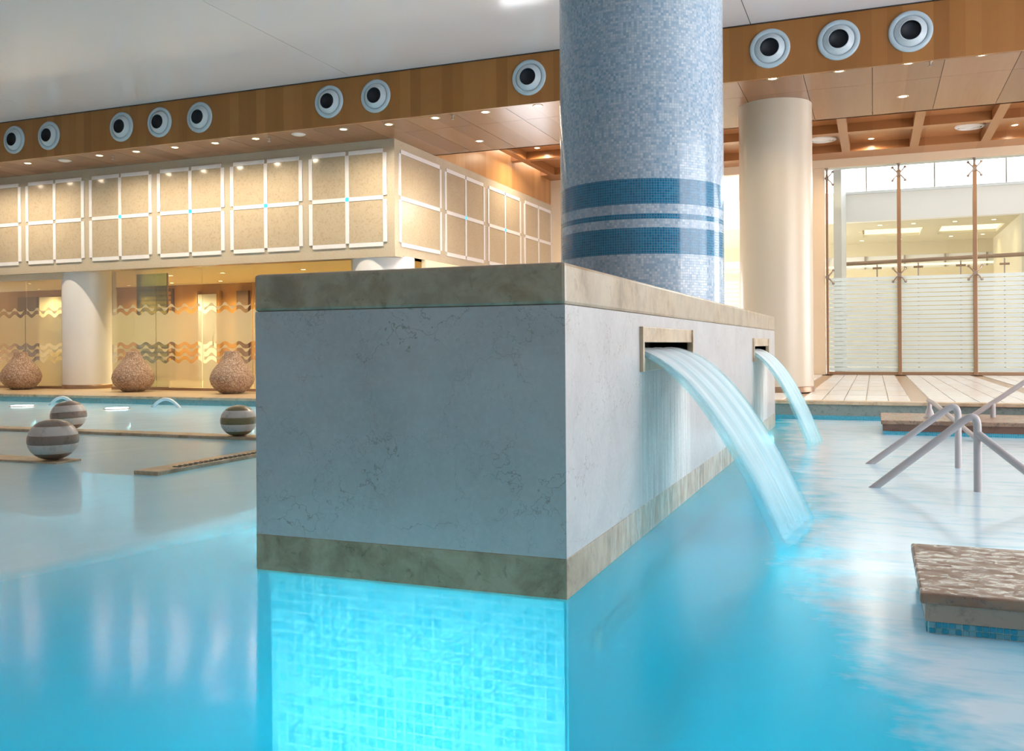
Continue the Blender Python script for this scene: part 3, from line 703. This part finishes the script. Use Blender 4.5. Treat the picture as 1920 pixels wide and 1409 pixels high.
# water jets
def water_jet(name, Ya, Yb, z0, Xe, Yea, Yeb, label):
    mb = MB(); NT_, NU = 36, 28; rows = []
    T = 1.0
    def P(u, t, side):
        X = PX1 - .10 + (Xe + .10 * u - (PX1 - .10)) * t
        z = z0 - (z0 + .10) * (t * .10 + .90 * t * t)
        y = (Ya + (Yb - Ya) * u) * (1 - t) + (Yea + (Yeb - Yea) * u) * t
        th = .020 + .05 * t * math.sin(PI * min(max(u, .02), .98)) + .014 * math.sin(u * 23 + 1.3) * (0.3 + t) + .009 * math.sin(u * 51) * (0.3 + t)
        nx, nz = .7, .7
        return (X + side * th * nx * .5, y, z + side * th * nz * .5)
    ring_u = [(i / NU, 1) for i in range(NU + 1)] + [(i / NU, -1) for i in range(NU, -1, -1)]
    for j in range(NT_ + 1):
        t = j / NT_
        rows.append([P(u, t, s) for u, s in ring_u])
    mb.quadgrid(rows, closed_v=True)
    o = mb.build(name, M['jet'])
    me = o.data; uvl = me.uv_layers.new(name='uv'); n = len(ring_u)
    for lp in me.loops:
        j, i = divmod(lp.vertex_index, n); uvl.data[lp.index].uv = (ring_u[i][0], j / NT_)
    return tag(o, label, 'water')
water_jet('water_jet', 5.22, 6.62, 1.075, -.42, 5.02, 6.08, 'wide white sheet of water arcing from the nearer spout', )
water_jet('water_jet', 10.44, 11.82, 1.035, -.62, 10.15, 10.95, 'smaller white sheet of water arcing from the further spout')

# water surface
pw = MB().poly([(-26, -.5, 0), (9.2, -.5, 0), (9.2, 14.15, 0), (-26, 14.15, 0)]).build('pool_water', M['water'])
tag(pw, 'turquoise pool water, milky from spout foam and painted reflections', 'water', kind='stuff')

# ---------------------------------------------------------------- low weir pool on the left with striped stone balls
wl = empty('weir_rim', (0, 0, 0)); tag(wl, 'low beige stone weir rims barely above the water at left', 'pool edge')
MB().box(-26, -5.75, 9.0, 9.28, -.5, .035, bev=.008).build('rim_back', M['coping'], wl)
MB().box(-26, -7.25, 6.55, 6.85, -.5, .02, bev=.008).build('rim_front', M['coping'], wl)
MB().box(-6.02, -5.75, 6.25, 9.0, -.5, .035, bev=.008).build('rim_right', M['coping'], wl)
for k in range(34): MB().box(-5.86, -5.78, 6.55 + k * .07, 6.575 + k * .07, .034, .041).build('grate_slot', M['grate'], wl)

def striped_ball(x, y, z, rx, h, tilt, dark, label):
    c = empty('striped_ball', (x, y, z)); tag(c, label, 'ball', 'striped stone balls on the weir rims')
    cuts = [0.02, .17, .40, .62, .84, 1.0]
    for k in range(5):
        a0, a1 = math.acos(1 - 2 * cuts[k]), math.acos(1 - 2 * cuts[k + 1])
        prof = []
        for i in range(9):
            a = a0 + (a1 - a0) * i / 8
            rr = rx * max(0.0, math.sin(a)) ** 0.92
            prof.append((max(rr, 1e-5) + (.0015 if 0 < i < 8 else -.002), h * (1 - math.cos(a)) / 2))
        o = MB().lathe(prof, 40).build('stone_layer', M['ball_light'] if k in (1, 3) else dark, c)
    c.rotation_euler = tilt
    return c
striped_ball(-7.48, 6.72, .018, .232, .395, (0, math.radians(0), 0), M['ball_dark'], 'largest striped stone ball, nearest, on the front weir rim')
striped_ball(-9.86, 9.12, .032, .222, .385, (0, math.radians(-4), 0), M['ball_dark'], 'striped stone ball half hidden behind the nearest ball')
striped_ball(-7.15, 9.12, .032, .212, .375, (0, 0, 0), M['ball_olive'], 'striped olive stone ball on the rim beside the plinth')

def urn(x, y, label):
    c = MB().lathe([(.19, 0), (.235, .02), (.34, .09), (.42, .19), (.45, .30), (.435, .38), (.39, .48), (.32, .575), (.245, .665), (.188, .745), (.155, .81), (.146, .86), (.138, .88), (.11, .885), (.09, .85)], 48).build('pebble_urn', M['urn'], None, (x, y, ZL))
    return tag(c, label, 'urn', 'pebble urns along the deck')
urn(-18.75, 15.95, 'round pebble-textured urn furthest left on the deck')
urn(-15.15, 15.75, 'round pebble-textured urn in the middle, right of the white column')
urn(-12.40, 15.62, 'round pebble-textured urn cut off by the marble plinth')

for k, (x, y) in enumerate(((-14.72, 13.45), (-12.22, 13.5))):
    pts = [(-.33 + .66 * i / 20, .1 * (i / 20 - .5), -.08 + .235 * math.sin(PI * i / 20) ** .8) for i in range(21)]
    o = MB().tube(pts, .03, 12).build('arched_hoop', M['hoop'], None, (x, y, 0))  # pale arch in the water, drawn as a plain tube
    tag(o, ['white arched hoop rising from the water behind the paired balls', 'white arched hoop rising from the water below the middle urn'][k], 'hoop', 'white hoops in the water')

def pool_lamp(x, y, z, rot, energy, label, size=.20, vis=True):
    c = empty('pool_lamp', (x, y, z)); c.rotation_euler = rot; tag(c, label, 'lamp', 'underwater pool lamps')
    MB().lathe([(size + .03, -.4), (size + .03, .006), (size, .012)], 24).build('lamp_ring', M['steel'], c)
    MB().lathe([(.001, .022), (size, .018)], 24, caps=False).build('lamp_lens', M['cool_lamp'], c)
    return c
FW = (PI / 2, 0, 0); BK = (-PI / 2, 0, 0)     # lamp facing -Y (rot X +90 maps +Z to -Y), facing +Y
for k, (x, y) in enumerate(((-15.25, 13.0), (-12.85, 12.95), (-10.15, 13.0))):
    pool_lamp(x, y, .0, (0, 0, 0), 0, ['glowing pool lamp furthest left in front of the deck', 'glowing pool lamp between the two white hoops', 'glowing pool lamp beside the olive ball'][k])
ls = empty('pool_strip_light', (-2.05, -.5, -.10)); tag(ls, 'underwater strip light in the pool wall facing the plinth', 'lamp')
MB().box(-1.0, 1.0, 0, .03, -.05, .05, bev=.01).build('strip_housing', M['steel'], ls)
l = bpy.data.lights.new('strip_beam', 'AREA'); l.shape = 'RECTANGLE'; l.size = 1.95; l.size_y = .08; l.energy = 31; l.color = (.62, .95, 1.0); l.spread = math.radians(32)
o = bpy.data.objects.new('strip_beam', l); COL.objects.link(o); o.parent = ls; o.location = (0, .05, 0); o.rotation_euler = (PI / 2 - math.radians(8), 0, 0)
def strip_flood(x, y, rz, length, energy, label):
    c = empty('pool_strip_light', (x, y, -.30), rz); tag(c, label, 'lamp', 'submerged strip lights on the pool walls')
    MB().box(-length / 2, length / 2, -.03, 0, -.04, .04).build('strip_housing', M['steel'], c)
    l = bpy.data.lights.new('strip_beam', 'AREA'); l.shape = 'RECTANGLE'; l.size = length; l.size_y = .10; l.energy = energy; l.color = (.55, .93, 1.0); l.spread = math.radians(125)
    o = bpy.data.objects.new('strip_beam', l); COL.objects.link(o); o.parent = c; o.location = (0, -.06, 0); o.rotation_euler = (-math.radians(58), 0, 0)
strip_flood(-4.0, -.5, PI, 24.0, 260, 'long submerged strip light on the pool wall behind the viewer')
strip_flood(-12.0, 14.18, 0, 16.0, 560, 'long submerged strip light under the sand coloured deck')
strip_flood(2.0, 14.0, 0, 8.0, 110, 'submerged strip light under the tiled deck')
strip_flood(PX0 + .05, 8.2, -PI / 2, 8.0, 110, 'submerged strip light along the far side of the plinth')
strip_flood(PX1, 8.2, PI / 2, 8.0, 60, 'submerged strip light along the spout side of the plinth')

# ---------------------------------------------------------------- stone ledges and handrails (right)
lg = empty('stone_ledge', (.09, 11.9, 0)); tag(lg, 'low wet brown stone ledge behind the handrails', 'ledge')
MB().box(-.02, 4.0, 0, 1.3, .125, .175, bev=.01).build('ledge_slab', M['wet'], lg)
MB().box(0, 4.0, .02, 1.28, .045, .125).build('ledge_face', M['brownstone'], lg)
MB().box(.01, 4.0, .03, 1.27, -1.2, .045).build('tiled_base', M['bluewall'], lg)
MB().box(.8, 4.0, 1.3, 2.1, -.2, .12).build('ledge_step', M['brownstone'], lg)

fb = empty('foreground_block', (.155, 3.79, 0)); tag(fb, 'wet stone capped block in the bottom right foreground', 'stone block')
MB().box(0, 2.6, 0, .93, .115, .158, bev=.01).build('cap_slab', M['wet'], fb)
MB().box(.018, 2.6, .018, .91, .046, .115, bev=.003).build('stone_course', M['course'], fb)
MB().box(.026, 2.6, .028, .90, -1.25, .047).build('tiled_core', M['wallx'], fb)
tl = [MB().box(-.0100, .0100, -.004, .0, .0015, .0205, bev=.0012).mesh('blue_tile') for _ in range(2)]
tl[0].materials.append(M['bluetile']); tl[1].materials.append(M['palebluetile'])
for row in range(3):
    for k in range(60):
        o = bpy.data.objects.new('blue_tile', tl[0] if random.random() < .75 else tl[1]); COL.objects.link(o); o.parent = fb
        o.location = (.042 + k * .0228, .0275, .024 - .0225 * row)
    for k in range(26):
        o = bpy.data.objects.new('blue_tile', tl[0] if random.random() < .75 else tl[1]); COL.objects.link(o); o.parent = fb
        o.location = (.0255, .044 + k * .0228, .024 - .0225 * row); o.rotation_euler = (0, 0, -PI / 2)

def bend(p0, p1, p2, r, n=10):
    p0, p1, p2 = Vector(p0), Vector(p1), Vector(p2)
    a = (p0 - p1).normalized(); b = (p2 - p1).normalized()
    s = p1 + a * r; e = p1 + b * r
    return [(s * (1 - t) ** 2 + p1 * 2 * t * (1 - t) + e * t * t) for t in [i / n for i in range(n + 1)]]
RT = .028
def hoop_rail(foot, leg, ztop, label, extra=None):
    c = empty('handrail', (leg[0], leg[1], 0)); tag(c, label, 'handrail', 'handrails in the pool')
    f = Vector((foot[0] - leg[0], foot[1] - leg[1], 0)); top = Vector((0, 0, ztop))
    apex = top
    d = (f - apex); fl = f + d * .8
    pts = [tuple(fl), tuple(f)] + [tuple(p) for p in bend(f, apex, (0, 0, 0), .13, 12)] + [(0, 0, .2), (0, 0, -1.2)]
    MB().tube(pts, RT, 16).build('rail_tube', M['rail'], c)
    if extra:
        e0, e1 = Vector(extra[0]), Vector(extra[1])
        MB().tube([tuple(e0 - Vector((leg[0], leg[1], 0))), tuple(e1 - Vector((leg[0], leg[1], 0)))], RT, 16).build('side_rail', M['rail'], c)
    return c
hoop_rail((-.04, 9.0), (.68, 8.94), .585, 'rear bent steel handrail rising from the water')
hoop_rail((-.005, 7.53), (.704, 7.56), .60, 'front bent steel handrail with a side rail to the right', ((.704, 7.56, .43), (1.18, 7.1, .03)))
lr = empty('ascending_handrail', (1.36, 12.75, 0)); tag(lr, 'steel handrail climbing right from the ledge on one post', 'handrail')
MB().tube([(-.47, 0, .02), (-.36, 0, .085), (1.4, 0, 1.40)], RT * 1.1, 16).build('rail_tube', M['rail'], lr)
MB().tube([(0, 0, .17), (0, 0, .36)], RT * 1.1, 16).build('rail_post', M['rail'], lr)
sr = empty('short_handrail', (.63, 12.45, .175)); tag(sr, 'short steel handrail dropping from a conical foot on the ledge', 'handrail')
MB().lathe([(.075, 0), (.075, .012), (.055, .03), (.042, .08), (.028, .115), (.022, .20), (.022, .215)], 24).build('conical_foot', M['rail'], sr)
MB().tube([(-.01, 0, .215), (.04, -.12, .19), (.45, -1.1, -.17), (.7, -1.7, -.45)], RT, 14).build('rail_tube', M['rail'], sr)

# ================================================================ CEILING FITTINGS
def air_nozzle(x, z, label):
    c = empty('air_nozzle', (x, YF, z)); c.rotation_euler = (PI / 2, 0, 0)
    tag(c, label, 'air vent', 'round air nozzles in the fascia')
    return c
NZ = [(-17.54, 'leftmost round air nozzle in the timber fascia'), (-16.52, 'second round air nozzle from the left frame edge'),
      (-14.50, 'left nozzle of the three grouped air nozzles'), (-13.50, 'middle nozzle of the three grouped air nozzles'), (-12.49, 'right nozzle of the three grouped air nozzles'),
      (-9.48, 'left nozzle of the pair above the stone wall corner'), (-8.48, 'right nozzle of the pair above the stone wall corner'), (-5.48, 'single air nozzle just left of the mosaic column'),
      (-1.48, 'first air nozzle right of the mosaic column'), (-.47, 'second air nozzle right of the mosaic column'), (.53, 'rightmost air nozzle near the top right corner'),
      (-18.54, 'round air nozzle outside the left frame edge'), (-4.48, 'air nozzle hidden behind the mosaic column')]
proto = None
for x, lab in NZ:
    c = air_nozzle(x, 5.70, lab)
    if proto is None:
        a = MB().lathe([(.305, 0), (.305, .018), (.295, .030), (.255, .036), (.238, .030), (.230, .012)], 48, caps=False).build('flange', M['jetring'], c)
        b = MB().lathe([(.230, .012), (.222, .030), (.205, .040), (.185, .052), (.160, .078), (.148, .088), (.142, .086)], 48, caps=False).build('cone', M['jetcone'], c)
        d = MB().lathe([(.142, .086), (.136, .05), (.130, .004), (.001, .003)], 40, caps=False).build('bore', M['bore'], c)
        proto = (a, b, d)
    else:
        for q in proto:
            k = q.copy(); COL.objects.link(k); k.parent = c

dproto = None
def downlight(x, y, z, label, energy=22, group='recessed downlights', spread=100, sc=1.0, col=(1.0, .74, .44)):
    global dproto
    c = empty('downlight', (x, y, z)); tag(c, label, 'downlight', group)
    if dproto is None:
        a = MB().lathe([(.060, -.002), (.085, -.010), (.092, -.006), (.094, 0)], 24, caps=False).build('trim_ring', M['lamptrim'], c)
        b = MB().lathe([(.001, -.008), (.062, -.004)], 24, caps=False).build('lens', M['lamp'], c)
        dproto = (a, b)
    else:
        for q in dproto:
            k = q.copy(); COL.objects.link(k); k.parent = c
    if energy > 0:
        l = bpy.data.lights.new('lamp_beam', 'SPOT'); l.energy = energy; l.color = col; l.spot_size = math.radians(spread); l.spot_blend = .8; l.shadow_soft_size = .05
        o = bpy.data.objects.new('lamp_beam', l); COL.objects.link(o); o.parent = c; o.location = (0, 0, -.03)
    return c
G1 = 'downlights in the soffit over the stone wall'
for k, x in enumerate((-19.66, -18.66, -17.66, -15.56, -14.54, -13.51, -12.48, -11.48, -9.45, -8.46)):
    lab = ('soffit downlight outside the left frame edge' if k == 0 else ORD[k - 1] + ' downlight from the left in the soffit above the stone wall')
    downlight(x, 15.24, ZS, lab, 150, G1, 168, col=(1.0, .82, .60))
G2 = 'downlights in the soffit between corner and mosaic column'
for k, (x, y) in enumerate(((-7.44, 15.14), (-6.43, 15.11), (-5.42, 15.07), (-7.46, 17.2), (-5.4, 17.2))):
    downlight(x, y, ZS, ['first soffit downlight right of the stone wall corner', 'second soffit downlight right of the stone wall corner', 'soffit downlight under the nozzle beside the mosaic column', 'lone soffit downlight close above the return wall', 'soffit downlight hidden behind the mosaic column'][k], 240, G2, 168, col=(1.0, .86, .70))
G3 = 'downlights in the soffit right of the mosaic column'
for k, (x, y) in enumerate(((-1.46, 14.97), (-.47, 14.95), (.50, 14.93), (1.48, 14.91), (.48, 16.93), (-3.5, 16.9), (2.48, 14.9))):
    downlight(x, y, ZS, ['soffit downlight above the cream column', 'second soffit downlight right of the cream column top', 'soffit downlight under the rightmost air nozzle', 'soffit downlight nearest the top right corner', 'rear soffit downlight on the second panel row', 'rear soffit downlight hidden by the mosaic column', 'soffit downlight beyond the right frame edge'][k], 80, G3, 125)
G4 = 'downlights in the coffers'
for k, (x, y) in enumerate(((-.04, 24.6), (.98, 24.6), (3.1, 24.4), (-8.05, 22.3), (-5.3, 24.4))):
    downlight(x, y, 6.2 - .002, ['left of two downlights in the coffer above the glass wall', 'right of two downlights in the coffer above the glass wall', 'coffer downlight at the right frame edge', 'coffer downlight left of the mosaic column', 'coffer downlight behind the mosaic column'][k], 330, G4, 165, col=(1.0, .80, .56))
G7 = 'added warm fill lamps behind the viewer'
for k, x in enumerate((-10.0, -7.0, -4.0, -1.0, 2.0, 5.0)):  # unseen lamps, added to offset the cyan cast on the plinth front
    downlight(x, -3.2, ZC, ORD[k] + ' added warm fill lamp from the left behind the viewer', 65, G7, 165, col=(1.0, .66, .50))
G5 = 'downlights in the lounge ceiling'
for k, (x, y) in enumerate(((-16.65, 18.6), (-18.5, 20.7), (-14.95, 18.5), (-16.8, 20.7), (-20.26, 20.9), (-22.1, 19.1), (-23.9, 21.0), (-12.6, 18.5), (-11.0, 20.0))):
    downlight(x, y, 2.95, ['front lounge ceiling lamp behind the second glass joint', 'rear lounge ceiling lamp above the dark louvres', 'front lounge ceiling lamp above the pale door', 'rear lounge ceiling lamp near the pale door', 'lounge ceiling lamp beside the green glass door', 'front lounge ceiling lamp left of the white column', 'rear lounge ceiling lamp left of the white column', 'lounge ceiling lamp seen above the plinth left end', 'lounge ceiling lamp left of the second white column'][k], 340, G5, 150, col=(1.0, .82, .46))
G6 = 'downlights in the hall behind the striped glass'
for k, (x, y) in enumerate(((-.4, 36.8), (.9, 36.8), (2.6, 36.6), (3.6, 36.4), (.2, 32.2), (1.2, 32.2), (2.4, 32.2), (3.5, 32.2))):
    downlight(x, y, cz, ORD[k % 4] + ' lamp from the left in the ' + ('rear' if k < 4 else 'front') + ' row of hall lamps behind the striped glass', 28, G6, 150, col=(1, .84, .55))

def disc_unit(x, y, label):
    c = empty('ceiling_speaker', (x, y, ZS)); tag(c, label, 'speaker')
    MB().lathe([(.001, -.03), (.07, -.028), (.11, -.018), (.125, 0)], 28, caps=False).build('cover', M['white'], c)
    MB().lathe([(.125, -.004), (.14, -.004), (.142, 0)], 28, caps=False).build('rim', M['white'], c)
disc_unit(-16.68, 15.35, 'white disc on the soffit near the left frame edge')
disc_unit(-10.48, 15.26, 'white disc on the soffit left of the nozzle pair')
def sprinkler(x, y, z, label):
    c = empty('sprinkler', (x, y, z)); tag(c, label, 'sprinkler', 'sprinkler heads under the soffit')
    MB().lathe([(.035, 0), (.035, -.008), (.014, -.012), (.014, -.04), (.008, -.07)], 14).build('body', M['steel'], c)
    MB().lathe([(.03, -.075), (.03, -.07)], 14).build('deflector', M['steel'], c)
sprinkler(-11.2, 15.3, ZS, 'sprinkler head beside the white disc left of the nozzle pair')
sprinkler(-7.07, 15.1, ZS, 'sprinkler head right of the stone wall corner')
sprinkler(-15.34, 15.4, ZS, 'sprinkler head furthest left under the soffit')
sprinkler(.80, 14.97, ZS, 'sprinkler head below the rightmost air nozzle')
def diffuser(x, y, label):
    c = empty('ceiling_diffuser', (x, y, 6.2)); tag(c, label, 'air vent', 'round ceiling diffusers in the coffers')
    for k, r in enumerate((.33, .25, .17, .09)):
        MB().lathe([(r, 0), (r - .005, -.02 - .006 * k), (r - .06, -.045 - .006 * k), (r - .065, -.03)], 32, caps=False).build('diffuser_ring', M['white'], c)
diffuser(-1.16, 24.2, 'round white ceiling diffuser beside the cream column')
diffuser(2.13, 24.1, 'round white ceiling diffuser in the right coffer')
